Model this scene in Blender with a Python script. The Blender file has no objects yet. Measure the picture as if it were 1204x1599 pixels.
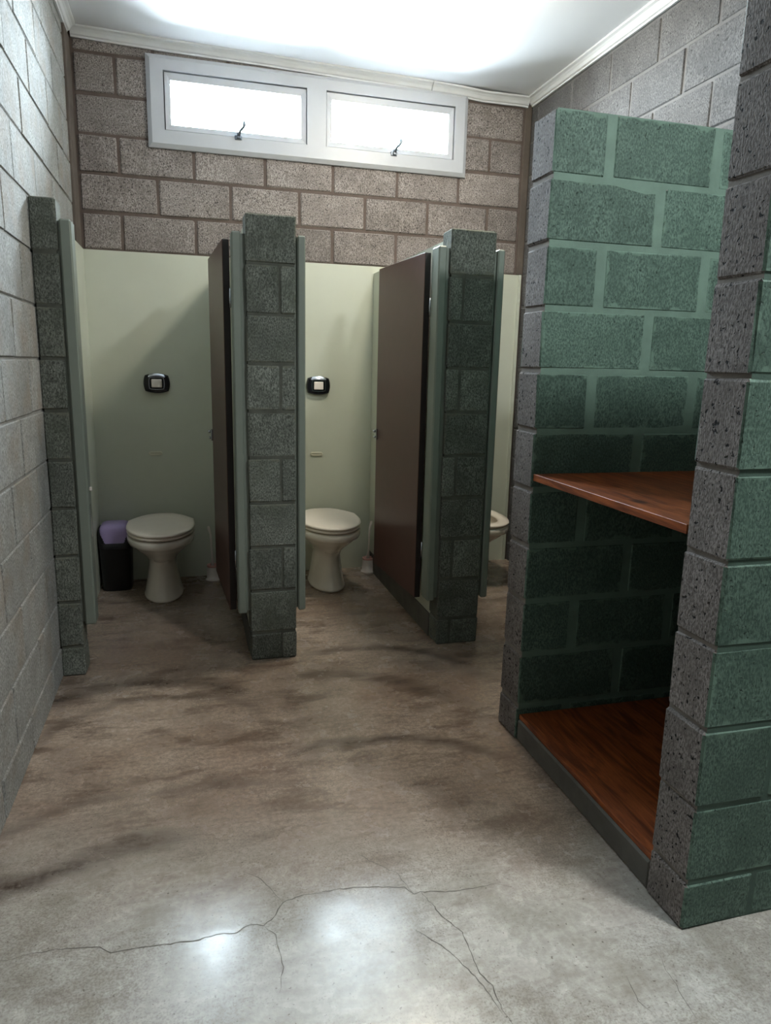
import bpy, bmesh, math, random
from mathutils import Vector, Matrix
random.seed(7)
S = bpy.context.scene
COL = S.collection

# ------------------------------------------------------------------ camera
CAM = dict(loc=(0.54784, -3.07461, 1.33845), yaw=0.272016, pitch=0.205427, roll=0.023198, f=1105.80)
def make_camera():
    cy, sy = math.cos(CAM['yaw']), math.sin(CAM['yaw']); cp, sp = math.cos(CAM['pitch']), math.sin(CAM['pitch'])
    f = Vector((sy*cp, cy*cp, -sp)); r = Vector((cy, -sy, 0)); u = r.cross(f)
    cr, sr = math.cos(CAM['roll']), math.sin(CAM['roll'])
    R_, U_ = r*cr + u*sr, u*cr - r*sr
    cd = bpy.data.cameras.new('camera'); co = bpy.data.objects.new('camera', cd); COL.objects.link(co)
    cd.sensor_fit = 'VERTICAL'; cd.sensor_height = 24.0; cd.lens = 24.0*CAM['f']/1599.0
    cd.clip_start = 0.02
    m = Matrix((R_, U_, -f)).transposed().to_4x4(); m.translation = Vector(CAM['loc'])
    co.matrix_world = m
    S.camera = co
make_camera()

# ------------------------------------------------------------------ world, light, exposure
SKY_STRENGTH = 92.0
WARM_LAMP = 62.0      # emission of the lamp over the stalls
COOL_LAMP = 138.0      # emission of the lamp behind the niche
W = bpy.data.worlds.new('sky'); S.world = W; W.use_nodes = True
_bg = W.node_tree.nodes['Background']
_bg.inputs[0].default_value = (0.80, 0.91, 1.0, 1); _bg.inputs[1].default_value = SKY_STRENGTH
_nt = W.node_tree
_tc = _nt.nodes.new('ShaderNodeTexCoord'); _sp = _nt.nodes.new('ShaderNodeSeparateXYZ'); _nt.links.new(_tc.outputs['Generated'], _sp.inputs[0])
_mr = _nt.nodes.new('ShaderNodeMapRange'); _mr.inputs[1].default_value = -0.06; _mr.inputs[2].default_value = 0.06; _nt.links.new(_sp.outputs[2], _mr.inputs[0])
_mx = _nt.nodes.new('ShaderNodeMix'); _mx.data_type = 'RGBA'; _nt.links.new(_mr.outputs[0], _mx.inputs[0])
_mx.inputs[6].default_value = (0.28, 0.31, 0.33, 1); _mx.inputs[7].default_value = (0.80, 0.91, 1.0, 1)   # ground outside, overcast sky
_nt.links.new(_mx.outputs[2], _bg.inputs[0])
for _x in (0.868, 1.768):                      # portals: guide sky sampling through the two panes
    _l = bpy.data.lights.new('window_portal', 'AREA'); _l.shape = 'RECTANGLE'; _l.size = 0.80; _l.size_y = 0.30
    _l.cycles.is_portal = True
    _o = bpy.data.objects.new('window_portal', _l); COL.objects.link(_o)
    _o.location = (_x, 1.47, 2.726); _o.rotation_euler = (-math.pi/2, 0, 0)
S.view_settings.view_transform = 'Standard'; S.view_settings.look = 'None'
S.view_settings.gamma = 1.0; S.view_settings.use_curve_mapping = False
S.view_settings.exposure = 1.68

# ------------------------------------------------------------------ measured layout (metres)
BACK = 1.390; Z0 = 0.130; XL = -0.008; XRW = 2.690; XP = 1.665
YF0, YF1 = -0.914, -0.766      # far niche wall
YN0, YN1 = -1.840, -1.700      # near niche wall
YEND = -4.6
def ceil_z(x): return 3.036 - 0.0185*x

# ------------------------------------------------------------------ material helpers
def srgb(r, g, b):
    f = lambda c: (c/255/12.92) if c/255 <= 0.04045 else ((c/255+0.055)/1.055)**2.4
    return (f(r), f(g), f(b), 1)
class NT:
    def __init__(s, name):
        s.m = bpy.data.materials.new(name); s.m.use_nodes = True; s.t = s.m.node_tree
        s.b = s.t.nodes['Principled BSDF']; s.out = s.t.nodes['Material Output']
    def n(s, typ, **kw):
        nd = s.t.nodes.new(typ)
        for k, v in kw.items(): setattr(nd, k, v)
        return nd
    def l(s, a, b): s.t.links.new(a, b)
    def put(s, sock, v):
        if hasattr(v, 'is_output'): s.l(v, sock)
        elif isinstance(v, (tuple, list)) and sock.type == 'RGBA' and len(v) == 3: sock.default_value = (*v, 1)
        else: sock.default_value = v
    def math(s, op, a, b=None, c=None, clamp=False):
        nd = s.n('ShaderNodeMath', operation=op, use_clamp=clamp)
        for i, v in enumerate((a, b, c)):
            if v is not None: s.put(nd.inputs[i], v)
        return nd.outputs[0]
    def vmath(s, op, a, b=None):
        nd = s.n('ShaderNodeVectorMath', operation=op)
        s.put(nd.inputs[0], a)
        if b is not None: s.put(nd.inputs[1], b)
        return nd.outputs['Value'] if op in ('LENGTH', 'DISTANCE') else nd.outputs[0]
    def noise(s, vec, scale, detail=3, rough=0.55, dist=0.0):
        nd = s.n('ShaderNodeTexNoise'); s.l(vec, nd.inputs['Vector'])
        nd.inputs['Scale'].default_value = scale; nd.inputs['Detail'].default_value = detail
        nd.inputs['Roughness'].default_value = rough; nd.inputs['Distortion'].default_value = dist
        return nd.outputs['Fac']
    def ramp(s, v, a, b, lo=0.0, hi=1.0):
        nd = s.n('ShaderNodeMapRange', clamp=True, interpolation_type='SMOOTHSTEP'); s.put(nd.inputs[0], v)
        for i, x in zip((1, 2, 3, 4), (a, b, lo, hi)): nd.inputs[i].default_value = x
        return nd.outputs[0]
    def mix(s, f, a, b, mode='MIX'):
        nd = s.n('ShaderNodeMix', data_type='RGBA', blend_type=mode)
        s.put(nd.inputs[0], f); s.put(nd.inputs[6], a); s.put(nd.inputs[7], b)
        return nd.outputs[2]
    def pos(s): return s.n('ShaderNodeNewGeometry').outputs['Position']
    def rand(s): return s.n('ShaderNodeObjectInfo').outputs['Random']
    def bump(s, h, strength=0.4, dist=0.004):
        nd = s.n('ShaderNodeBump'); nd.inputs['Strength'].default_value = strength
        nd.inputs['Distance'].default_value = dist; s.l(h, nd.inputs['Height']); s.l(nd.outputs[0], s.b.inputs['Normal'])
    def fin(s, color=None, rough=0.8, metal=0.0, spec=None):
        if color is not None: s.put(s.b.inputs['Base Color'], color)
        s.put(s.b.inputs['Roughness'], rough); s.put(s.b.inputs['Metallic'], metal)
        if spec is not None: s.b.inputs['Specular IOR Level'].default_value = spec
        return s.m

AK = 0.68
def dim(c, k): return tuple(x*k for x in c[:3]) + (1,)
def block_mat(name, dark, light, pit=srgb(30, 28, 26), pit_amt=0.8, pit_lo=0.28, pit_hi=0.36, pscale=110, var=0.25, stain=None, stain_amt=0.0, rough=0.88, bump=0.5, smear=None):
    t = NT(name); p = t.pos(); r = t.rand(); dark, light, pit = dim(dark, AK), dim(light, AK), dim(pit, AK)
    if stain is not None: stain = dim(stain, AK)
    off = t.n('ShaderNodeCombineXYZ'); 
    for i, k in enumerate((7.3, 3.1, 9.7)): t.l(t.math('MULTIPLY', r, k), off.inputs[i])
    q = t.vmath('ADD', p, off.outputs[0])
    grain = t.noise(t.vmath('MULTIPLY', q, (1.0, 1.0, 0.5)), 230, 2, 0.6); blot = t.noise(q, 9, 4, 0.6); pits = t.noise(q, pscale, 2, 0.5)
    c = t.mix(t.ramp(grain, 0.35, 0.68), dark, light)
    c = t.mix(t.ramp(blot, 0.32, 0.7), c, t.mix(0.55, c, dark))
    if stain is not None:
        c = t.mix(t.math('MULTIPLY', t.ramp(t.noise(q, 5, 3, 0.6), 0.45, 0.7), stain_amt), c, stain)
    if smear is not None:                       # mortar dragged over the block edges, ragged
        g = t.n('ShaderNodeSeparateXYZ'); t.l(t.n('ShaderNodeTexCoord').outputs['Generated'], g.inputs[0])
        ed = [t.math('MULTIPLY', t.math('MINIMUM', g.outputs[i], t.math('SUBTRACT', 1.0, g.outputs[i])), w_) for i, w_ in ((0, 0.36), (2, 0.19))]
        e = t.math('MINIMUM', ed[0], ed[1])
        k_ = t.ramp(t.math('SUBTRACT', e, t.math('MULTIPLY', t.math('SUBTRACT', t.noise(q, 14, 4, 0.65), 0.46), 0.085)), -0.002, 0.006, smear[1], 0)
        c = t.mix(k_, c, dim(smear[0], AK))
    br = t.math('ADD', t.math('MULTIPLY', r, var), 1.0 - var*0.5)
    sc = t.n('ShaderNodeVectorMath', operation='SCALE'); t.l(c, sc.inputs[0]); t.l(br, sc.inputs['Scale'])
    pm = t.ramp(pits, pit_lo, pit_hi, 1, 0)
    c = t.mix(t.math('MULTIPLY', pm, pit_amt), sc.outputs[0], pit)
    h = t.math('SUBTRACT', t.math('MULTIPLY', grain, 0.5), pm)
    t.bump(h, bump, 0.004)
    return t.fin(c, rough, spec=0.25)

def plain_mat(name, col, rough=0.6, metal=0.0, var=0.06, scale=14, spec=None, bump=0.0, coat=0.0, k=1.0):
    col = dim(col, k); t = NT(name); p = t.pos(); n = t.noise(p, scale, 4, 0.6)
    d = tuple(c*(1-var*2) for c in col[:3])
    c = t.mix(t.ramp(n, 0.3, 0.7), (*d, 1), col)
    if bump: t.bump(t.noise(p, 220, 2), bump, 0.002)
    if coat: t.b.inputs['Coat Weight'].default_value = coat; t.b.inputs['Coat Roughness'].default_value = 0.12
    return t.fin(c, rough, metal, spec)

M = {}
M['block_left']  = block_mat('pale_concrete_block', srgb(144,144,140), srgb(208,208,204), pit_amt=0.5, pit_lo=0.27, pit_hi=0.36, var=0.14, stain=srgb(160,138,115), stain_amt=0.35)
M['mortar_left'] = plain_mat('pale_mortar', srgb(164,163,158), 0.95, var=0.12, bump=0.4, k=AK)
M['block_back']  = block_mat('brown_grey_concrete_block', srgb(130,121,116), srgb(204,194,188), pit_amt=0.8, pit_lo=0.33, pit_hi=0.42, pscale=150, var=0.28)
M['mortar_back'] = plain_mat('brown_mortar', srgb(122,107,99), 0.95, var=0.12, bump=0.4, k=AK)
M['block_right'] = block_mat('grey_pink_concrete_block', srgb(92,91,91), srgb(140,138,138), pit_amt=0.7, pit_lo=0.29, pit_hi=0.37, pscale=95, var=0.14)
M['mortar_right'] = plain_mat('light_mortar', srgb(132,129,128), 0.95, var=0.1, bump=0.4, k=AK)
M['block_pier']  = block_mat('green_grey_concrete_block', srgb(92,96,88), srgb(164,168,158), pit_amt=0.6, pit_lo=0.30, pit_hi=0.40, pscale=160, var=0.34, stain=srgb(92,98,84), stain_amt=0.5, smear=(srgb(128,128,114), 0.7))
M['mortar_pier'] = plain_mat('green_grey_mortar', srgb(106,108,98), 0.95, var=0.15, bump=0.4, k=AK)
M['block_end']   = block_mat('pitted_grey_block_end', srgb(112,105,100), srgb(172,164,160), pit=srgb(18,16,15), pit_amt=0.95, pit_lo=0.32, pit_hi=0.37, pscale=78, var=0.16, bump=0.9)
M['mortar_end']  = plain_mat('grey_mortar', srgb(150,142,134), 0.95, var=0.12, bump=0.4, k=AK)
M['block_green'] = block_mat('green_painted_block', srgb(74,96,85), srgb(120,146,132), pit=srgb(28,42,36), pit_amt=0.7, pit_lo=0.27, pit_hi=0.36, pscale=125, var=0.2, rough=0.6, bump=0.6, smear=(srgb(122,150,134), 0.8))
M['mortar_green'] = plain_mat('green_painted_mortar', srgb(122,150,134), 0.7, var=0.1, bump=0.3, k=AK)
M['mortar_green_dull'] = plain_mat('dull_green_painted_mortar', srgb(84,110,97), 0.7, var=0.1, bump=0.3, k=AK)
M['plaster']     = plain_mat('cream_panel_paint', srgb(196,199,183), 0.42, var=0.025, scale=3)
M['divider']     = plain_mat('pale_plaster', srgb(212,212,205), 0.6, var=0.04, scale=6)
M['concrete']    = plain_mat('bare_concrete', srgb(120,116,108), 0.85, var=0.14, scale=8, bump=0.3, k=AK)
M['strip']       = plain_mat('brown_concrete_strip', srgb(118,106,96), 0.85, var=0.15, scale=7, bump=0.3, k=AK)
M['ceiling']     = plain_mat('ceiling_paint', srgb(238,238,240), 0.8, var=0.01, scale=2)
M['cornice']     = plain_mat('cornice_paint', srgb(220,221,222), 0.55, var=0.03, scale=9)
M['frame']       = plain_mat('white_window_paint', srgb(182,184,188), 0.4, var=0.02, scale=9)
M['lamp_ring'] = plain_mat('yellow_lamp_ring', srgb(250,222,120), 0.5, var=0.02)  # ring coloured an almost even yellow
M['rubber']      = plain_mat('dark_seal', srgb(70,72,74), 0.7)
M['chrome']      = plain_mat('chrome', srgb(190,195,200), 0.18, 1.0, var=0.02)
M['steel'] = plain_mat('worn_steel', srgb(120,126,134), 0.35, 1.0, var=0.05)
M['jamb']        = plain_mat('grey_green_jamb_paint', srgb(120,127,117), 0.45, var=0.04, scale=10)
M['leaf']        = plain_mat('brown_door_laminate', srgb(80,48,43), 0.38, var=0.05, scale=20)
M['leaf_edge']   = plain_mat('dark_door_edge', srgb(40,34,32), 0.6)
M['ceramic']     = plain_mat('white_ceramic', srgb(236,228,216), 0.14, var=0.01, coat=0.5)
M['seat']        = plain_mat('white_seat_plastic', srgb(240,228,214), 0.28, var=0.01)
M['black']       = plain_mat('black_plastic', srgb(20,20,24), 0.4, var=0.05)
M['gloss_black'] = plain_mat('gloss_black_plastic', srgb(16,18,24), 0.15, var=0.05)
M['lavender']    = plain_mat('lavender_plastic', srgb(178,160,206), 0.25, var=0.02)
M['white_plastic'] = plain_mat('white_plastic', srgb(238,228,220), 0.4, var=0.03)
M['pink']        = plain_mat('pink_rim_plastic', srgb(214,160,148), 0.4, var=0.04)
M['dark_red']    = plain_mat('dark_red_bristle', srgb(92,34,28), 0.8, var=0.1)
M['cream_cap']   = plain_mat('cream_plastic', srgb(206,203,182), 0.4, var=0.02)
M['crack']       = plain_mat('floor_crack', srgb(96,91,84), 0.9)

def glass_mat():
    t = NT('window_glass'); t.t.nodes.remove(t.b)
    tr = t.n('ShaderNodeBsdfTransparent'); tr.inputs[0].default_value = (0.93, 0.96, 0.97, 1)
    gl = t.n('ShaderNodeBsdfGlossy'); gl.inputs['Roughness'].default_value = 0.03
    fr = t.n('ShaderNodeFresnel'); fr.inputs[0].default_value = 1.45
    mx = t.n('ShaderNodeMixShader'); t.l(fr.outputs[0], mx.inputs[0]); t.l(tr.outputs[0], mx.inputs[1]); t.l(gl.outputs[0], mx.inputs[2])
    t.l(mx.outputs[0], t.out.inputs[0]); return t.m
M['glass'] = glass_mat()

def lamp_mat(name, col, strength):
    t = NT(name); t.fin((0.9, 0.88, 0.8, 1), 0.4)
    t.b.inputs['Emission Color'].default_value = (*col, 1); t.b.inputs['Emission Strength'].default_value = strength
    return t.m
M['lamp_warm'] = lamp_mat('warm_lamp_diffuser', (1.0, 0.92, 0.76), WARM_LAMP)
M['lamp_cool'] = lamp_mat('white_lamp_diffuser', (0.94, 0.99, 1.0), COOL_LAMP)

def wood_mat():
    t = NT('varnished_pine'); p = t.pos()
    mp = t.n('ShaderNodeMapping'); mp.inputs['Scale'].default_value = (1.0, 0.12, 1.0); t.l(p, mp.inputs['Vector'])
    g = t.noise(mp.outputs[0], 26, 5, 0.65, 1.6); f = t.noise(mp.outputs[0], 120, 3, 0.6)
    c = t.mix(t.ramp(g, 0.3, 0.7), srgb(92,42,18), srgb(160,86,42))
    c = t.mix(t.ramp(f, 0.5, 0.75, 0, 0.45), c, srgb(84,38,18))
    v = t.n('ShaderNodeTexVoronoi'); v.inputs['Scale'].default_value = 3.1; t.l(t.vmath('MULTIPLY', p, (1.0, 0.6, 1.0)), v.inputs['Vector'])
    c = t.mix(t.ramp(v.outputs['Distance'], 0.03, 0.085, 0.9, 0), c, srgb(52,22,10))
    t.bump(f, 0.12, 0.002)
    return t.fin(c, 0.5, spec=0.35)
M['wood'] = wood_mat()

def floor_mat():
    t = NT('polished_concrete_floor'); p = t.pos()
    xy = t.vmath('MULTIPLY', p, (1, 1, 0))
    big = t.noise(xy, 1.3, 5, 0.6, 0.1); mid = t.noise(xy, 6, 6, 0.65, 0.15); fine = t.noise(xy, 60, 4, 0.6)
    mp = t.n('ShaderNodeMapping'); mp.inputs['Scale'].default_value = (0.5, 1.4, 1); mp.inputs['Rotation'].default_value = (0, 0, 0.12); t.l(xy, mp.inputs['Vector'])
    streak = t.noise(mp.outputs[0], 7, 6, 0.65, 0.3)
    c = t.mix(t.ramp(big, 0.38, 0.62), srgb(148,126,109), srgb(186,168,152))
    # brighter light on the foreground floor, painted in as a paler tone
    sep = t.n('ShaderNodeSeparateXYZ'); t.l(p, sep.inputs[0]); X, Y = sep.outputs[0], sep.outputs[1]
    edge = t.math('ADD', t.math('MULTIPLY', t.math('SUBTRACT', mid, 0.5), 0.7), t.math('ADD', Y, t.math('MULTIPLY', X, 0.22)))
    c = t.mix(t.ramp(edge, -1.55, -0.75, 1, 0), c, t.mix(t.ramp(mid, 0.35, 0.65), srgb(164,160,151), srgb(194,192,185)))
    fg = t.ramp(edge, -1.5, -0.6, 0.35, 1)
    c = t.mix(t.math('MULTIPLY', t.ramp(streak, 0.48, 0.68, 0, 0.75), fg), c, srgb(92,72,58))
    blob = t.noise(xy, 2.6, 5, 0.6, 0.2)
    c = t.mix(t.math('MULTIPLY', t.ramp(blob, 0.5, 0.72, 0, 0.55), fg), c, srgb(108,84,68))
    c = t.mix(t.ramp(mid, 0.52, 0.75, 0, 0.4), c, srgb(94,77,66))
    # swept dirt arcs left by mopping / trowelling
    dis = t.math('MULTIPLY', t.math('SUBTRACT', t.noise(xy, 3.2, 3, 0.6), 0.5), 0.16)
    for cx, cy, r, w, a, x0, x1 in ((0.439,-2.009,0.808,0.045,0.75,-0.2,0.62),(0.311,-0.634,0.514,0.05,0.75,-0.2,0.85),(1.032,-1.55,0.755,0.035,0.65,0.8,1.7),
                            (1.236,-0.516,0.563,0.04,0.6,1.0,1.9),(0.721,-1.276,1.123,0.06,0.55,0.9,1.7),(0.40,-0.72,0.44,0.03,0.5,-0.1,0.9),(0.439,-2.0,1.05,0.03,0.35,-0.1,1.0)):
        d = t.vmath('DISTANCE', xy, (cx, cy, 0))
        e = t.math('ABSOLUTE', t.math('ADD', t.math('SUBTRACT', d, r), dis))
        k = t.ramp(e, 0.0, w*1.7, min(1.0, a*1.4), 0)
        yk = t.ramp(t.math('SUBTRACT', Y, cy), 0.0, 0.15)
        xk = t.math('MULTIPLY', t.ramp(X, x0, x0+0.12), t.ramp(X, x1-0.25, x1, 1, 0))
        k = t.math('MULTIPLY', t.math('MULTIPLY', k, yk), t.math('MULTIPLY', xk, t.math('MULTIPLY', t.ramp(streak, 0.3, 0.6, 0.4, 1), t.ramp(fine, 0.3, 0.65, 0.6, 1.0))))
        c = t.mix(k, c, srgb(58,45,37))
    st2 = t.noise(t.vmath('MULTIPLY', mp.outputs[0], (0.8, 2.2, 1)), 16, 5, 0.7, 0.4)
    c = t.mix(t.math('MULTIPLY', t.ramp(st2, 0.52, 0.68, 0, 0.42), fg), c, srgb(98,80,68))
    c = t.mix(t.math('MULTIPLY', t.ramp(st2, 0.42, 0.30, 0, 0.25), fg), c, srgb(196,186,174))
    sp = t.ramp(t.noise(xy, 95, 2, 0.5), 0.27, 0.33, 0.6, 0)
    c = t.mix(sp, c, srgb(70,60,52))
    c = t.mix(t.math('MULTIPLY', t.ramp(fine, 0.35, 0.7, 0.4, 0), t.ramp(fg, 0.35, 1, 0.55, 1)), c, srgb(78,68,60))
    grit = t.ramp(t.math('MULTIPLY', t.noise(xy, 170, 2, 0.6), t.ramp(blob, 0.35, 0.6, 0.8, 1.1)), 0.50, 0.62, 0, 0.3)
    c = t.mix(grit, c, srgb(96,84,74))
    h = t.math('ADD', t.math('MULTIPLY', mid, 1.0), t.math('MULTIPLY', fine, 0.25))
    t.bump(h, 0.12, 0.005)
    rough = t.ramp(mid, 0.3, 0.75, 0.19, 0.33)
    return t.fin(c, rough, spec=0.55)
M['floor'] = floor_mat()

# ------------------------------------------------------------------ mesh helpers
class MB:
    def __init__(s): s.v = []; s.f = []; s.mi = []; s.sm = []
    def face(s, idx, m=0, smooth=False): s.f.append(idx); s.mi.append(m); s.sm.append(smooth)
    def box(s, x0, x1, y0, y1, z0, z1, m=0):
        b = len(s.v)
        s.v += [(x0,y0,z0),(x1,y0,z0),(x1,y1,z0),(x0,y1,z0),(x0,y0,z1),(x1,y0,z1),(x1,y1,z1),(x0,y1,z1)]
        for q in ((0,3,2,1),(4,5,6,7),(0,1,5,4),(1,2,6,5),(2,3,7,6),(3,0,4,7)): s.face([b+i for i in q], m)
        return s
    def bbox(s, x0, x1, y0, y1, z0, z1, c=0.006, jit=0.0, mats=None):
        """box with chamfered edges: 24 verts, 26 faces; mats = (x-,x+,y-,y+,z-,z+) material slots"""
        b = len(s.v); idx = {}
        lo, hi = (x0,y0,z0), (x1,y1,z1)
        for ax in range(3):
            for sx in (0,1):
                for sy in (0,1):
                    for sz in (0,1):
                        sg = (sx,sy,sz); co = []
                        for k in range(3):
                            e = (lo, hi)[sg[k]][k]
                            if k != ax: e += c*(1 if sg[k] == 0 else -1)
                            co.append(e + (random.uniform(-jit, jit) if jit else 0))
                        idx[(ax,sg)] = len(s.v); s.v.append(tuple(co))
        mats = mats or (0,)*6
        def sgn(ax, a, o1, v1, o2, v2):
            t = [0,0,0]; t[ax] = a; t[o1] = v1; t[o2] = v2; return tuple(t)
        cen = Vector(((x0+x1)/2,(y0+y1)/2,(z0+z1)/2))
        def add(ids, m):
            p = [Vector(s.v[i]) for i in ids]; nrm = (p[1]-p[0]).cross(p[2]-p[0]); mid = sum(p, Vector())/len(p)
            s.face(ids if nrm.dot(mid-cen) > 0 else ids[::-1], m)
        for ax in range(3):
            o1, o2 = [k for k in range(3) if k != ax]
            for a in (0,1):
                add([idx[(ax,sgn(ax,a,o1,v1,o2,v2))] for v1,v2 in ((0,0),(1,0),(1,1),(0,1))], mats[ax*2+a])
        for e in range(3):                     # edges running along axis e
            o1, o2 = [k for k in range(3) if k != e]
            for a1 in (0,1):
                for a2 in (0,1):
                    g0 = sgn(e,0,o1,a1,o2,a2); g1 = sgn(e,1,o1,a1,o2,a2)
                    add([idx[(o1,g0)], idx[(o1,g1)], idx[(o2,g1)], idx[(o2,g0)]], mats[o2*2+a2] if o2 != 2 else mats[o1*2+a1])
        for sx in (0,1):
            for sy in (0,1):
                for sz in (0,1):
                    g = (sx,sy,sz); add([idx[(0,g)], idx[(1,g)], idx[(2,g)]], mats[0+sx])
        return s
    def rings(s, rings, closed=True, cap0=False, cap1=False, m=0, smooth=True):
        """loft through rings (lists of equal length)"""
        b = len(s.v); n = len(rings[0])
        for r in rings: s.v += [tuple(p) for p in r]
        for i in range(len(rings)-1):
            for j in range(n if closed else n-1):
                k = (j+1) % n
                s.face([b+i*n+j, b+i*n+k, b+(i+1)*n+k, b+(i+1)*n+j], m, smooth)
        if cap0: s.face([b+j for j in range(n)][::-1], m, False)
        if cap1: s.face([b+(len(rings)-1)*n+j for j in range(n)], m, False)
        return s
    def lathe(s, prof, cx=0, cy=0, n=28, cap0=False, cap1=False, m=0, smooth=True):
        return s.rings([[(cx+r*math.cos(2*math.pi*j/n), cy+r*math.sin(2*math.pi*j/n), z) for j in range(n)] for r, z in prof], True, cap0, cap1, m, smooth)
    def tube(s, pts, rad, n=8, m=0):
        pts = [Vector(p) for p in pts]; rr = rad if isinstance(rad, (list, tuple)) else [rad]*len(pts); out = []
        for i, p in enumerate(pts):
            d = (pts[min(i+1, len(pts)-1)] - pts[max(i-1, 0)]).normalized()
            a = d.orthogonal().normalized() if i == 0 else (a - d*a.dot(d)).normalized()
            c = d.cross(a)
            out.append([p + (a*math.cos(2*math.pi*j/n) + c*math.sin(2*math.pi*j/n))*rr[i] for j in range(n)])
        return s.rings(out, True, True, True, m, True)
    def mesh(s, name, mats):
        me = bpy.data.meshes.new(name); me.from_pydata(s.v, [], s.f)
        for k in mats: me.materials.append(M[k])
        me.polygons.foreach_set('material_index', s.mi); me.polygons.foreach_set('use_smooth', s.sm)
        me.update(); return me
    def build(s, name, mats, parent=None, loc=(0,0,0), recalc=False, bevel=0.0):
        me = s.mesh(name, [mats] if isinstance(mats, str) else mats)
        if recalc or bevel:
            bm = bmesh.new(); bm.from_mesh(me); bmesh.ops.recalc_face_normals(bm, faces=bm.faces)
            bm.to_mesh(me); bm.free()
        o = bpy.data.objects.new(name, me); COL.objects.link(o); o.location = loc
        if parent: o.parent = parent
        if bevel:
            md = o.modifiers.new('edge', 'BEVEL'); md.width = bevel; md.segments = 2; md.limit_method = 'ANGLE'; md.angle_limit = math.radians(40)
        return o
def tag(o, label=None, cat=None, group=None, kind=None):
    if label: o['label'] = label
    if cat: o['category'] = cat
    if group: o['group'] = group
    if kind: o['kind'] = kind
    return o
def empty(name, loc=(0,0,0), rz=0.0):
    o = bpy.data.objects.new(name, None); COL.objects.link(o); o.location = loc; o.rotation_euler = (0,0,rz); o.empty_display_size = 0.05
    return o

_cache = {}
def block(parent, x0, x1, y0, y1, z0, z1, mats, slots=None, c=0.006, jit=0.0016):
    w, d, h = round(x1-x0, 3), round(y1-y0, 3), round(z1-z0, 3)
    key = (w, d, h, tuple(mats), slots, random.randrange(3))
    if key not in _cache:
        _cache[key] = MB().bbox(-w/2, w/2, -d/2, d/2, -h/2, h/2, min(c, w/5, h/5), jit, slots).mesh('block', mats)
    o = bpy.data.objects.new('block', _cache[key]); COL.objects.link(o); o.parent = parent
    o.location = ((x0+x1)/2, (y0+y1)/2, (z0+z1)/2)
    return o
def rows(ztop, k0=-1, gap=0.010):
    k = k0
    while True:
        a = 0.0 if k < 0 else Z0 + 0.2*k; b = Z0 + 0.2*(k+1)
        if a >= ztop - 0.02: return
        b2 = min(b, ztop)
        yield k, a + (0.001 if k < 0 else gap/2), b2 - (gap/2 if b2 == b else 0.001)
        k += 1
def cuts(u0, u1, phase, gap):
    js = []; u = phase + 0.4*math.floor((u0-phase)/0.4)
    while u < u1 + 0.4:
        if u0 + 0.03 < u < u1 - 0.03: js.append(u)
        u += 0.4
    e = [u0] + js + [u1]
    for a, b in zip(e[:-1], e[1:]):
        yield a + (gap/2 if a != u0 else 0), b - (gap/2 if b != u1 else 0)

# ------------------------------------------------------------------ setting: floor, ceiling, walls
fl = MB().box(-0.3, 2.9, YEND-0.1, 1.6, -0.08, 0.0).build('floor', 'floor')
tag(fl, 'polished bare concrete floor with swirling dirt marks and fine cracks', 'floor', kind='structure')
ce = MB()
ce.v = [(-0.3,YEND-0.1,ceil_z(-0.3)),(2.9,YEND-0.1,ceil_z(2.9)),(2.9,1.6,ceil_z(2.9)),(-0.3,1.6,ceil_z(-0.3)),(-0.3,YEND-0.1,3.2),(2.9,YEND-0.1,3.2),(2.9,1.6,3.2),(-0.3,1.6,3.2)]
for q in ((0,1,2,3),(4,7,6,5),(0,4,5,1),(1,5,6,2),(2,6,7,3),(3,7,4,0)): ce.face(list(q))
tag(ce.build('ceiling', 'ceiling', recalc=True), 'flat white painted ceiling', 'ceiling', kind='structure')

# left wall
REC = 0.005
wl = MB().box(-0.25, XL-REC, YEND, BACK+0.2, 0, ceil_z(0)).build('wall_left', 'mortar_left')
tag(wl, 'pale grey concrete block wall on the left', 'wall', kind='structure')
for k, a, b in rows(ceil_z(0)-0.002, gap=0.008):
    for u0, u1 in cuts(-2.8, 1.205, 0.0 if k % 2 == 0 else 0.2, 0.008):
        dx = random.uniform(-0.0015, 0.0015)
        block(wl, XL-0.05, XL+dx, u0, u1, a, b, ['block_left'], c=0.004)
MB().box(XL-0.02, XL+0.018, 0.128, BACK-0.004, 0.0, 1.93).build('lining_panel', 'plaster', wl)

# back wall with window opening
OX0, OX1, OZ0, OZ1 = 0.43, 2.205, 2.535, 2.92
wb = MB()
f = BACK + REC + 0.002
for bx in ((-0.25,2.9,0,OZ0),(-0.25,2.9,OZ1,3.05),(-0.25,OX0,OZ0,OZ1),(OX1,2.9,OZ0,OZ1)): wb.box(bx[0],bx[1],f,BACK+0.19,bx[2],bx[3])
wb = wb.build('wall_back', 'mortar_back')
tag(wb, 'brown-grey concrete block wall under and around the high window', 'wall', kind='structure')
for k, a, b in rows(3.0, 9, gap=0.016):
    for u0, u1 in cuts(0.016, 2.632, 0.22 if k % 2 else 0.02, 0.016):
        segs = [(u0, u1)]
        if a < OZ1-0.03 and b > OZ0+0.03:
            segs = [(p, q) for p, q in ((u0, min(u1, OX0)), (max(u0, OX1), u1)) if q-p > 0.02]
        for p, q in segs:
            dy = random.uniform(-0.002, 0.002)
            block(wb, p, q, BACK+dy, BACK+0.05, a, b, ['block_back'], c=0.006, jit=0.002)
MB().box(XL+0.018, 2.655, BACK-0.004, BACK+0.02, 0.0, 1.93).build('lining_panel', 'plaster', wb)
MB().box(2.655, 2.675, BACK-0.016, BACK+0.02, 0.0, 1.93).build('corner_bead', 'plaster', wb)

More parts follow.
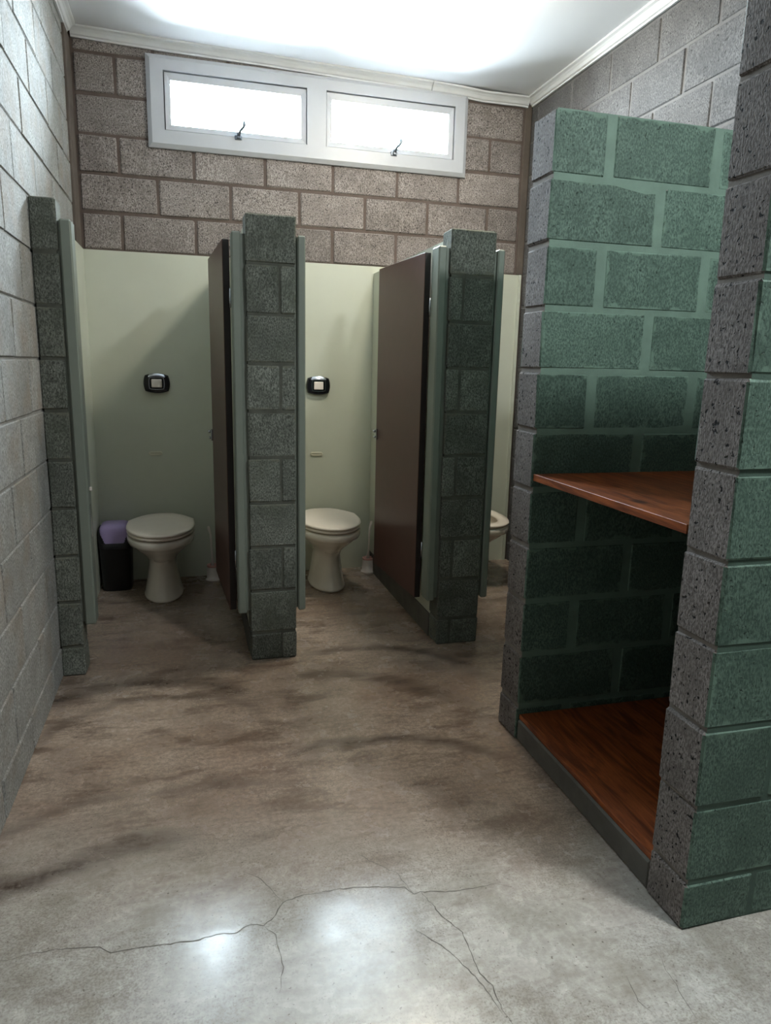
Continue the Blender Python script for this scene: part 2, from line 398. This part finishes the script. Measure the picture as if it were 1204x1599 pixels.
# right wall
wr = MB().box(XRW+REC, 2.9, YEND, BACK+0.2, 0, 3.0).build('wall_right', 'mortar_right')
tag(wr, 'grey concrete block wall on the right with pale mortar', 'wall', kind='structure')
for k, a, b in rows(ceil_z(XRW)-0.002, gap=0.012):
    for u0, u1 in cuts(-2.7, BACK, 0.1 if k % 2 else 0.3, 0.014):
        block(wr, XRW+random.uniform(-0.001,0.002), XRW+0.05, u0, u1, a, b, ['block_right'], c=0.005)
wf = MB().box(-0.25, 2.9, YEND-0.1, YEND, 0, 3.1).build('wall_front', 'strip')
tag(wf, 'brown rendered wall behind the viewpoint', 'wall', kind='structure')

# corner strips of rendered concrete
st = MB().bbox(XL-0.03, 0.004, 1.205, BACK, 1.932, ceil_z(0)-0.05, 0.003).build('trim_1', 'strip')
tag(st, 'brown rendered concrete strip in the back left corner', 'trim', kind='structure')
st = MB().bbox(2.645, XRW, BACK-0.003, BACK+0.05, 1.932, ceil_z(2.67)-0.03, 0.004).build('trim_2', 'strip')
tag(st, 'brown rendered concrete strip in the back right corner', 'trim', kind='structure')

# cornices
PROF = [(0,0),(0.052,0),(0.052,-0.010),(0.040,-0.016),(0.030,-0.026),(0.022,-0.040),(0.014,-0.044),(0.012,-0.052),(0,-0.052)]
def cornice(name, label, path):
    r = []
    for (x, y, dirx, diry, dz) in path:
        r.append([(x+dirx*d, y+diry*d, ceil_z(x)+dz+z) for d, z in PROF])
    o = MB().rings(r, True, True, True, smooth=False).build(name, 'cornice', recalc=True)
    return tag(o, label, 'cornice', kind='structure')
cornice('trim_3', 'long white cornice above the window', [(x, BACK-0.001, 0, -1, dz) for x, dz in ((0.01,0.004),(0.5,0.0),(1.0,0.003),(1.5,0.0),(2.013,-0.001))])
cornice('trim_4', 'short sagging white cornice piece in the back right corner', [(x, BACK-0.001, 0, -1, dz) for x, dz in ((2.017,-0.002),(2.2,-0.004),(2.35,-0.012),(2.5,-0.008),(2.62,-0.004),(2.655,-0.006))])
cornice('trim_5', 'white cornice along the left wall', [(XL, y, 1, 0, -0.002) for y in (YEND, -1.0, 1.32)])
cornice('trim_6', 'white cornice along the right wall', [(XRW, y, -1, 0, 0.0) for y in (YEND, -1.0, 1.375)])

# ------------------------------------------------------------------ window
win = empty('window_1', (1.317, BACK, 2.488)); tag(win, 'high white double window with two top-hung frosted sashes', 'window', kind='structure')
def rect_frame(mb, x0,x1,z0,z1, ix0,ix1,iz0,iz1, y0, y1, dep):
    """picture-frame ring; y0 outer front, y1 inner front, dep back"""
    o = [(x0,z0),(x1,z0),(x1,z1),(x0,z1)]; i = [(ix0,iz0),(ix1,iz0),(ix1,iz1),(ix0,iz1)]
    mb.rings([[(x,dep,z) for x,z in o],[(x,y0,z) for x,z in o],[(x,y1,z) for x,z in i],[(x,dep,z) for x,z in i]], True, smooth=False)
ox, oy, oz = win.location
fr = MB()
FX0, FX1, FZ0, FZ1 = 0.380, 2.254, 2.488, 2.957
rect_frame(fr, FX0-ox,FX1-ox,0,FZ1-FZ0, FX0+.022-ox,FX1-.022-ox,.022,FZ1-FZ0-.022, -0.012, -0.026, 0.03)
fr.rings([[(x,-0.026,z) for x,z in q] for q in ([(FX0+.022-ox,.022),(FX1-.022-ox,.022),(FX1-.022-ox,FZ1-FZ0-.022),(FX0+.022-ox,FZ1-FZ0-.022)],
          [(0.470-ox,2.580-oz),(2.170-ox,2.580-oz),(2.170-ox,2.880-oz),(0.470-ox,2.880-oz)])]
          + [[(x,0.06,z) for x,z in [(0.470-ox,2.580-oz),(2.170-ox,2.580-oz),(2.170-ox,2.880-oz),(0.470-ox,2.880-oz)]]], True, smooth=False)
fr.box(1.262-ox, 1.374-ox, -0.026, 0.06, 2.579-oz, 2.881-oz)
fr.build('frame', 'frame', win, recalc=True)
for a0, a1, lx in ((0.476, 1.258, 0.868), (1.379, 2.164, 1.786)):
    sh = MB(); rect_frame(sh, a0-ox,a1-ox,2.585-oz,2.875-oz, a0+.031-ox,a1-.031-ox,2.613-oz,2.838-oz, -0.013, -0.009, 0.045)
    sash = sh.build('sash', 'frame', win, recalc=True)
    MB().box(a0+.028-ox, a1-.028-ox, 0.012, 0.017, 2.610-oz, 2.841-oz).build('pane', 'glass', sash)
    h = MB()
    h.bbox(lx-.020-ox, lx+.020-ox, -0.032, -0.013, 2.566-oz, 2.590-oz, 0.003)
    h.bbox(lx-.008-ox, lx+.012-ox, -0.046, -0.030, 2.570-oz, 2.606-oz, 0.003)
    h.tube([(lx+.002-ox,-0.046,2.585-oz),(lx+.010-ox,-0.056,2.607-oz),(lx+.026-ox,-0.062,2.622-oz),(lx+.034-ox,-0.064,2.640-oz),(lx+.031-ox,-0.064,2.654-oz)], [.007,.008,.0075,.0105,.008], 8)
    h.build('latch', 'steel', sash)
    sl = MB(); rect_frame(sl, a0-.008-ox,a1+.008-ox,2.577-oz,2.883-oz, a0+.003-ox,a1-.003-ox,2.588-oz,2.872-oz, 0.004, 0.004, 0.04); sl.build('seal', 'rubber', sash, recalc=True)

# ------------------------------------------------------------------ stall dividers: piers of blocks + plastered panel
PT = Z0 + 1.8
def pier(name, label, x0, x1, split, panel=True):
    core = MB().box(x0+0.005, x1-0.005, 0.004, 0.118, 0, PT-0.01)
    o = core.build(name, 'mortar_pier'); tag(o, label, 'wall', kind='structure')
    for k, a, b in rows(PT+0.0001, gap=0.009):
        dy = random.uniform(-0.002, 0.002); dx = random.uniform(-0.002, 0.002)
        if split and k % 2:
            xs = x0 + (x1-x0)*split
            block(o, x0+dx, xs-0.003, dy, 0.12, a, b, ['block_pier'], jit=0.0022)
            block(o, xs+0.003, x1+dx, dy+random.uniform(-.002,.002), 0.12, a, b, ['block_pier'], jit=0.0022)
        else:
            block(o, x0+dx, x1+dx, dy, 0.12, a, b, ['block_pier'], jit=0.0022)
    if panel:
        MB().box(x0+0.002, x1-0.002, 0.119, BACK-0.006, 0.12, 1.888).build('divider_panel', 'plaster', o)
        MB().box(x0-0.004, x1+0.004, 0.119, BACK-0.006, 0.0, 0.12).build('upstand', 'concrete', o)
    return o
pier('wall_divider_left', 'narrow grey block pier against the left wall beside the first stall', XL, 0.086, None, False)
pier('wall_divider_middle', 'grey-green block pier and divider between the first and second toilet stalls', 0.788, 0.994, 0.68)
pier('wall_divider_right', 'grey-green block pier and divider beside the wide open brown door', 1.679, 1.891, 0.30)

# ------------------------------------------------------------------ stall doors
def jamb(parent, x0, x1, wx0, wx1, ox, groove=True):
    """painted jamb post x0..x1 with a packing strip wx0..wx1 to the pier; coordinates absolute, origin at ox"""
    j = MB().bbox(x0-ox, x1-ox, 0.004, 0.098, 0.225, 1.852, 0.006).build('jamb', 'jamb', parent)
    MB().box(min(wx0,wx1)-ox, max(wx0,wx1)-ox, 0.022, 0.09, 0.235, 1.846).build('packing_strip', 'jamb', j)
    return j
def leaf(parent, hx, hy, ang, ox, length=0.655):
    """door leaf: hinge edge at (hx,hy), swung inwards; local x along the leaf"""
    lf = MB().bbox(0, length, -0.030, 0.0, 0.205, 1.838, 0.002, 0, (1,1,0,0,1,1)).build('leaf', ['leaf','leaf_edge'], parent)
    lf.location = (hx-ox, hy, 0); lf.rotation_euler = (0, 0, ang)
    return lf
def latch(lf, length, side):
    h = MB()
    s = side
    y0 = 0.0 if s > 0 else -0.030
    h.bbox(length-.028, length-.004, min(y0, y0+s*.010), max(y0, y0+s*.010), 0.925, 0.985, 0.002)
    h.tube([(length-.016, y0+s*.008, 0.972),(length-.016, y0+s*.024, 0.972)], [.007,.009], 10)
    h.tube([(length-.016, y0+s*.008, 0.940),(length-.016, y0+s*.020, 0.940)], [.006,.007], 10)
    h.bbox(length-.006, length+.012, y0+s*.002-.004, y0+s*.002+.004, 0.950, 0.962, 0.001)
    h.build('latch', 'chrome', lf)
    for z in (0.45, 1.60):
        MB().tube([(-.004, -0.030, z-.04),(-.004, -0.030, z+.04)], .006, 8).build('hinge', 'chrome', lf)

d1 = empty('door_1', (0.43, 0.05, 0)); tag(d1, 'dark stall door of the first toilet, swung inwards and seen nearly edge-on', 'door', kind='structure')
jl = jamb(d1, 0.094, 0.137, 0.082, 0.094, 0.43); jl.location.y -= 0.05
MB().box(0.137-.43, 0.139-.43, 0.03, 0.06, 0.60, 0.74).build('strike_plate', 'chrome', jl)
MB().bbox(0.137-.43, 0.146-.43, 0.05, 0.065, 0.795, 0.810, 0.002).build('bumper', 'white_plastic', jl)
jr = jamb(d1, 0.734, 0.772, 0.772, 0.790, 0.43); jr.location.y -= 0.05
l1 = leaf(d1, 0.703, 0.128-0.05, math.radians(90+3.4), 0.43); latch(l1, 0.655, 1)
d2 = empty('door_2', (1.31, 0.05, 0)); tag(d2, 'reddish brown stall door of the second toilet standing open against the divider', 'door', kind='structure')
jl = jamb(d2, 1.003, 1.036, 0.992, 1.003, 1.31); jl.location.y -= 0.05
jr = jamb(d2, 1.622, 1.660, 1.660, 1.681, 1.31); jr.location.y -= 0.05
l2 = leaf(d2, 1.599, 0.128-0.05, math.radians(90+3.6), 1.31); latch(l2, 0.655, 1)
d3 = empty('door_3', (2.3, 0.05, 0)); tag(d3, 'doorway of the third toilet stall with a grooved grey-green jamb', 'door', kind='structure')
jl = jamb(d3, 1.902, 1.936, 1.889, 1.902, 2.3); jl.location.y -= 0.05
jr = jamb(d3, 2.630, 2.664, 2.664, XRW-0.001, 2.3); jr.location.y -= 0.05
l3 = leaf(d3, 2.620, 0.128-0.05, math.radians(90+1.0), 2.3); latch(l3, 0.655, 1)

# ------------------------------------------------------------------ niche walls (right)
NT_ = Z0 + 2.0
def niche_wall(name, label, y0, y1, gapv, gaph, mort):
    rec = 0.003
    core = MB()
    core.box(XP+0.007, XRW, y0+rec, y1-rec, 0, NT_-0.006, 0)
    o = core.build(name, [mort, 'mortar_end'])
    o.data.polygons[5].material_index = 1; o.data.polygons[1].material_index = 1
    tag(o, label, 'wall', kind='structure')
    for k, a, b in rows(NT_+0.0001, gap=gaph):
        for u0, u1 in cuts(XP, XRW-0.001, 1.865 if k % 2 else 1.665, gapv):
            e = random.uniform(-0.0018, 0.0018)
            block(o, u0+(e if u0 == XP else 0), u1, y0+random.uniform(0,.0015), y1-random.uniform(0,.0015), a, b, ['block_green','block_end'], (1,0,0,0,1,1), c=0.005, jit=0.0018)
    return o
niche_wall('wall_niche_far', 'green painted block wall behind the wooden shelf, its pitted grey end facing the stalls', YF0, YF1, 0.030, 0.015, 'mortar_green')
niche_wall('wall_niche_near', 'green painted block wall at the right edge with a brown-grey pitted end', YN0, YN1, 0.012, 0.010, 'mortar_green_dull')
pl = MB().bbox(XP+0.004, XRW-0.001, YN1+0.001, YF0-0.001, 0.0, 0.082, 0.006).build('concrete_plinth', 'concrete')
tag(pl, 'low grey concrete plinth under the bottom shelf board', 'plinth')
sh = MB().bbox(XP+0.003, XRW-0.001, YN1+0.002, YF0-0.002, 0.963, 0.986, 0.0009).build('shelf_board', 'wood')
tag(sh, 'upper orange-brown wooden shelf board at waist height between the green block walls', 'shelf', group='wooden shelf boards')
sh = MB().bbox(XP+0.010, XRW-0.001, YN1+0.002, YF0-0.002, 0.083, 0.100, 0.0009).build('shelf_board', 'wood')
tag(sh, 'lower orange-brown wooden board lying on the concrete plinth near the floor', 'shelf', group='wooden shelf boards')

# ------------------------------------------------------------------ toilets
def egg(hw, yf, ym, yb, z, n=36, pb=0.62, pf=1.0):
    r = []
    for j in range(n):
        t = 2*math.pi*j/n; s, c = math.sin(t), math.cos(t); p = pf if c > 0 else pb
        x = hw*math.copysign(abs(s)**p, s); y = ym + ((yf-ym) if c > 0 else (yb-ym))*abs(c)**(p)
        r.append((x, y, z))
    return r
def toilet(label, x, lid=True):
    t = empty('toilet', (x, BACK-0.004, 0)); tag(t, label, 'toilet', 'toilets in the stalls')
    R = [(0,.104,-.495,-.30,-.13),(.006,.109,-.500,-.30,-.125),(.016,.109,-.498,-.30,-.125),(.022,.104,-.490,-.30,-.13),(.08,.094,-.475,-.30,-.13),(.15,.082,-.460,-.30,-.13),(.20,.077,-.455,-.30,-.12),
         (.235,.083,-.475,-.31,-.11),(.265,.104,-.515,-.33,-.10),(.295,.132,-.565,-.35,-.10),(.32,.155,-.605,-.36,-.10),(.338,.168,-.630,-.36,-.10),(.341,.171,-.636,-.36,-.10),(.343,.180,-.652,-.36,-.09),
         (.36,.184,-.660,-.36,-.09),(.378,.184,-.660,-.36,-.09),(.386,.178,-.652,-.36,-.095),(.386,.140,-.610,-.36,-.17),(.375,.134,-.602,-.36,-.18),(.30,.115,-.56,-.36,-.20),(.22,.06,-.46,-.34,-.24),(.20,.02,-.38,-.33,-.29)]
    b = MB().rings([egg(h,a,m,c,z) for z,h,a,m,c in R], True, True, True).build('bowl', 'ceramic', t)
    MB().tube([(0,-.16,.23),(0,-.08,.235),(0,-.001,.235)], [.05,.052,.052], 18).build('outlet_pipe', 'ceramic', t)
    ring = []
    for hw,yf,yb,z in ((.118,-.575,-.20,.396),(.178,-.655,-.075,.394),(.184,-.664,-.068,.400),(.180,-.660,-.072,.409),(.150,-.625,-.16,.411),(.118,-.578,-.20,.406)):
        ring.append(egg(hw,yf,-.36,yb,z))
    ring.append(ring[0])
    MB().rings(ring, True).build('seat', 'seat', t)
    for s in (-1,1): MB().tube([(s*.065,-.075,.388),(s*.065,-.075,.412)], .013, 12).build('hinge', 'seat', t)
    if lid:
        L = [egg(hw,yf,-.36,yb,z,pb=.55) for hw,yf,yb,z in ((.176,-.652,-.08,.4125),(.183,-.663,-.07,.414),(.186,-.667,-.066,.420),(.184,-.664,-.07,.427),(.176,-.654,-.08,.4305),(.10,-.55,-.16,.433))]
        # cut the rear corners so the lid ends in a short straight edge
        L = [[(x_*(1 if y_ < -.25 else 1-0.42*min(1,(y_+.25)/.18)), y_, z_) for x_,y_,z_ in r] for r in L]
        MB().rings(L, True, True, True).build('lid', 'seat', t)
    return t
toilet('white toilet with closed lid beside the black and lavender waste bin', 0.374)
toilet('white toilet with closed lid in the middle stall beside the open brown door', 1.338)
toilet('white toilet with open seat ring half hidden in the dark third stall', 2.290, lid=False)

# ------------------------------------------------------------------ flush plates and slot plates
def barrel(hw, hh, bx, bz, y, n=10):
    c = [(-hw,-hh),(hw,-hh),(hw,hh),(-hw,hh)]; out = []
    for i in range(4):
        (x0,z0),(x1,z1) = c[i], c[(i+1)%4]
        for j in range(n):
            t = j/n; k = 4*t*(1-t); x = x0+(x1-x0)*t; z = z0+(z1-z0)*t
            if i == 0: z -= bz*k
            if i == 1: x += bx*k
            if i == 2: z += bz*k
            if i == 3: x -= bx*k
            out.append((x, y, z))
    return out
def flush_plate(label, x):
    t = empty('flush_plate', (x, BACK-0.005, 1.199)); tag(t, label, 'flush plate', 'flush plates above the toilets')
    MB().rings([barrel(.066,.046,.009,.012,0),barrel(.065,.045,.009,.012,-.018),barrel(.060,.041,.008,.011,-.026),barrel(.040,.032,.004,.005,-.029),barrel(.036,.029,.003,.004,-.020)], True, False, True, smooth=False).build('housing', 'gloss_black', t, recalc=True)
    top = []
    for y, g, z0, z1 in ((-.0275,.0,.034,.0),(-.0255,.0,.044,.0),(-.017,.0,.050,.0)):
        top.append([(-.046+.092*j/12, y-.0015, z0+.010*(4*(j/12)*(1-j/12))) for j in range(13)])
    MB().rings(top, False, smooth=True).build('top_trim', 'chrome', t)
    MB().rings([barrel(.0405,.0325,.004,.005,-.0285),barrel(.0405,.0325,.004,.005,-.031),barrel(.0382,.0305,.003,.004,-.031),barrel(.0382,.0305,.003,.004,-.0285)], True, smooth=False).build('inner_frame', 'chrome', t, recalc=True)
    MB().bbox(-.029,.029,-.034,-.020,-.024,.024,.003).build('button', 'white_plastic', t)
    return t
flush_plate('black and chrome flush plate on the wall above the bin-side toilet', 0.370)
flush_plate('black and chrome flush plate in the middle stall, partly behind the pier', 1.333)
def slot_plate(label, x, z):
    pts = []
    def ring(hw, hh, y):
        r = []
        for j in range(24):
            t = 2*math.pi*j/24; r.append((math.copysign(hw-hh, math.cos(t)) + hh*math.cos(t), y, hh*math.sin(t)))
        return r
    t = MB().rings([ring(.040,.0125,0),ring(.040,.0125,-.005),ring(.037,.010,-.007),ring(.030,.005,-.007),ring(.029,.004,-.004)], True, False, True, smooth=False).build('slot_plate', 'cream_cap', None, (x, BACK-0.0045, z), recalc=True)
    tag(t, label, 'wall plate', 'small cream plates under the flush plates')
slot_plate('small cream oval plate on the wall over the bin-side toilet', 0.346, 0.782)
slot_plate('small cream oval plate on the wall over the middle toilet', 1.325, 0.768)

# ------------------------------------------------------------------ toilet brushes
def brush(label, x, y, lean):
    t = empty('toilet_brush', (x, y, 0)); tag(t, label, 'toilet brush', 'toilet brushes in holders')
    MB().lathe([(.046,0),(.047,.004),(.046,.009),(.039,.012),(.037,.05),(.034,.088)], n=24, cap0=True).build('holder', 'white_plastic', t)
    MB().lathe([(.0345,.086),(.036,.094),(.035,.100),(.031,.100),(.030,.080),(.030,.02)], n=24).build('rim', 'pink', t)
    hd = MB().tube([(0,0,.085),(lean*.25,0,.15),(lean*.5,0,.22),(lean*.7,0,.29),(lean*1.6,0,.335),(lean*1.7,0,.343)], [.012,.0055,.0055,.007,.008,.005], 10).build('handle', 'white_plastic', t)
    MB().lathe([(.004,.095),(.020,.085),(.026,.06),(.024,.02),(.006,.012)], n=16, cap0=True, cap1=True).build('bristles', 'dark_red', hd)
brush('white toilet brush in a holder in the first stall by the dark door', 0.660, 1.285, -0.012)
brush('white toilet brush with pink-rimmed holder beside the brown door', 1.647, 1.270, 0.012)

# ------------------------------------------------------------------ waste bin
def rrect(hx, hy, z, n=32, p=0.45):
    r = []
    for j in range(n):
        t = 2*math.pi*j/n; c, s = math.cos(t), math.sin(t)
        r.append((hx*math.copysign(abs(c)**p, c), hy*math.copysign(abs(s)**p, s), z))
    return r
bn = empty('waste_bin', (0.108, 1.255, 0)); tag(bn, 'black plastic waste bin with a lavender swing lid beside the toilet', 'waste bin')
MB().rings([rrect(.080,.085,0),rrect(.082,.087,.006),rrect(.090,.097,.25),rrect(.092,.099,.252),rrect(.092,.099,.262),rrect(.091,.098,.264),rrect(.094,.101,.288),rrect(.088,.095,.290)], True, True, True).build('body', 'black', bn)
def rr(hx, hy, z): return rrect(hx, hy, z, 96)
prof = [(1.0,.288),(1.0,.325),(.985,.350),(.94,.372),(.84,.386),(.66,.394),(.4,.398),(.0,.399)]
MB().rings([rrect(.089*k,.096*k,z) for k,z in prof], True).build('swing_lid', 'lavender', bn)
fine_ = [(a[0]+(b[0]-a[0])*j/6, a[1]+(b[1]-a[1])*j/6) for a, b in zip(prof[:-2], prof[1:-1]) for j in range(6)]
hs = MB().rings([rr(.094*k,.101*k,z+.002) for k,z in fine_], True)
keep = [(f_, m_, s_) for f_, m_, s_ in zip(hs.f, hs.mi, hs.sm) if abs(sum(hs.v[i][0] for i in f_)/4) > 0.050 + 0.042*min(1, (sum(hs.v[i][2] for i in f_)/4-.29)/.09)]
hs.f, hs.mi, hs.sm = [k[0] for k in keep], [k[1] for k in keep], [k[2] for k in keep]
hs.build('lid_cheek', 'black', bn)

# ------------------------------------------------------------------ ceiling lamps
def lamp(label, x, y, mat):
    z = ceil_z(x)
    t = empty('ceiling_lamp', (x, y, z)); tag(t, label, 'ceiling lamp', 'round ceiling lamps')
    MB().lathe([(.128,0),(.130,-.012),(.126,-.022),(.112,-.024)], n=40).build('base_ring', 'lamp_ring', t)
    MB().lathe([(.114,-.020),(.112,-.040),(.100,-.056),(.075,-.067),(.04,-.073),(.0,-.075)], n=40).build('diffuser', mat, t)
lamp('round warm glowing ceiling lamp at the top edge above the stalls', 1.785, 0.20, 'lamp_warm')
lamp('round white ceiling lamp beyond the near green wall, outside the view', 2.12, -2.46, 'lamp_cool')

# ------------------------------------------------------------------ floor cracks
CR = [
[[0.097,-1.544],[0.155,-1.538],[0.21,-1.538],[0.305,-1.555],[0.333,-1.576],[0.38,-1.578],[0.428,-1.582],[0.479,-1.585],[0.53,-1.589],[0.569,-1.58],[0.616,-1.588],[0.634,-1.575],[0.652,-1.569],[0.682,-1.582],[0.711,-1.558],[0.737,-1.515],[0.797,-1.504],[0.885,-1.505],[0.959,-1.515],[1.051,-1.538],[1.068,-1.57],[1.088,-1.564],[1.161,-1.582],[1.226,-1.587],[1.289,-1.584],[1.327,-1.605]],
[[0.737,-1.515],[0.715,-1.471],[0.684,-1.409],[0.648,-1.382]],
[[0.682,-1.582],[0.707,-1.618],[0.709,-1.67],[0.712,-1.712],[0.696,-1.778]],
[[1.088,-1.564],[1.114,-1.657],[1.143,-1.715],[1.142,-1.777],[1.138,-1.838],[1.154,-1.874],[1.15,-1.934],[1.156,-1.97]],
[[1.028,-1.675],[1.059,-1.709],[1.093,-1.765],[1.121,-1.83],[1.139,-1.896],[1.147,-1.951]],
[[1.068,-1.57],[1.047,-1.484],[0.995,-1.428],[0.959,-1.379]],
[[1.458,-1.923],[1.445,-1.985],[1.458,-2.018]],
[[1.57,-1.887],[1.557,-1.931],[1.549,-1.999],[1.54,-2.056]]]
CW = [.0012,.0007,.0008,.0012,.0009,.0007,.0006,.0006]
for pts, w in zip(CR, CW):
    P_ = []
    for a, b in zip(pts[:-1], pts[1:]):
        n = max(1, int(math.dist(a, b)/0.012))
        for j in range(n):
            t = j/n; P_.append((a[0]+(b[0]-a[0])*t+random.uniform(-.0022,.0022), a[1]+(b[1]-a[1])*t+random.uniform(-.0022,.0022)))
    P_.append(tuple(pts[-1])); r = []
    for i, p in enumerate(P_):
        d = Vector(P_[min(i+1,len(P_)-1)]) - Vector(P_[max(i-1,0)]); d = d.normalized() if d.length else Vector((1,0))
        ww = w*random.uniform(0.5,1.4)*min(1, 0.3+4*min(i, len(P_)-1-i)/len(P_))
        r.append([(p[0]-d.y*ww, p[1]+d.x*ww, .0004), (p[0]+d.y*ww, p[1]-d.x*ww, .0004)])
    MB().rings(r, False, smooth=False).build('crack', 'crack', fl)
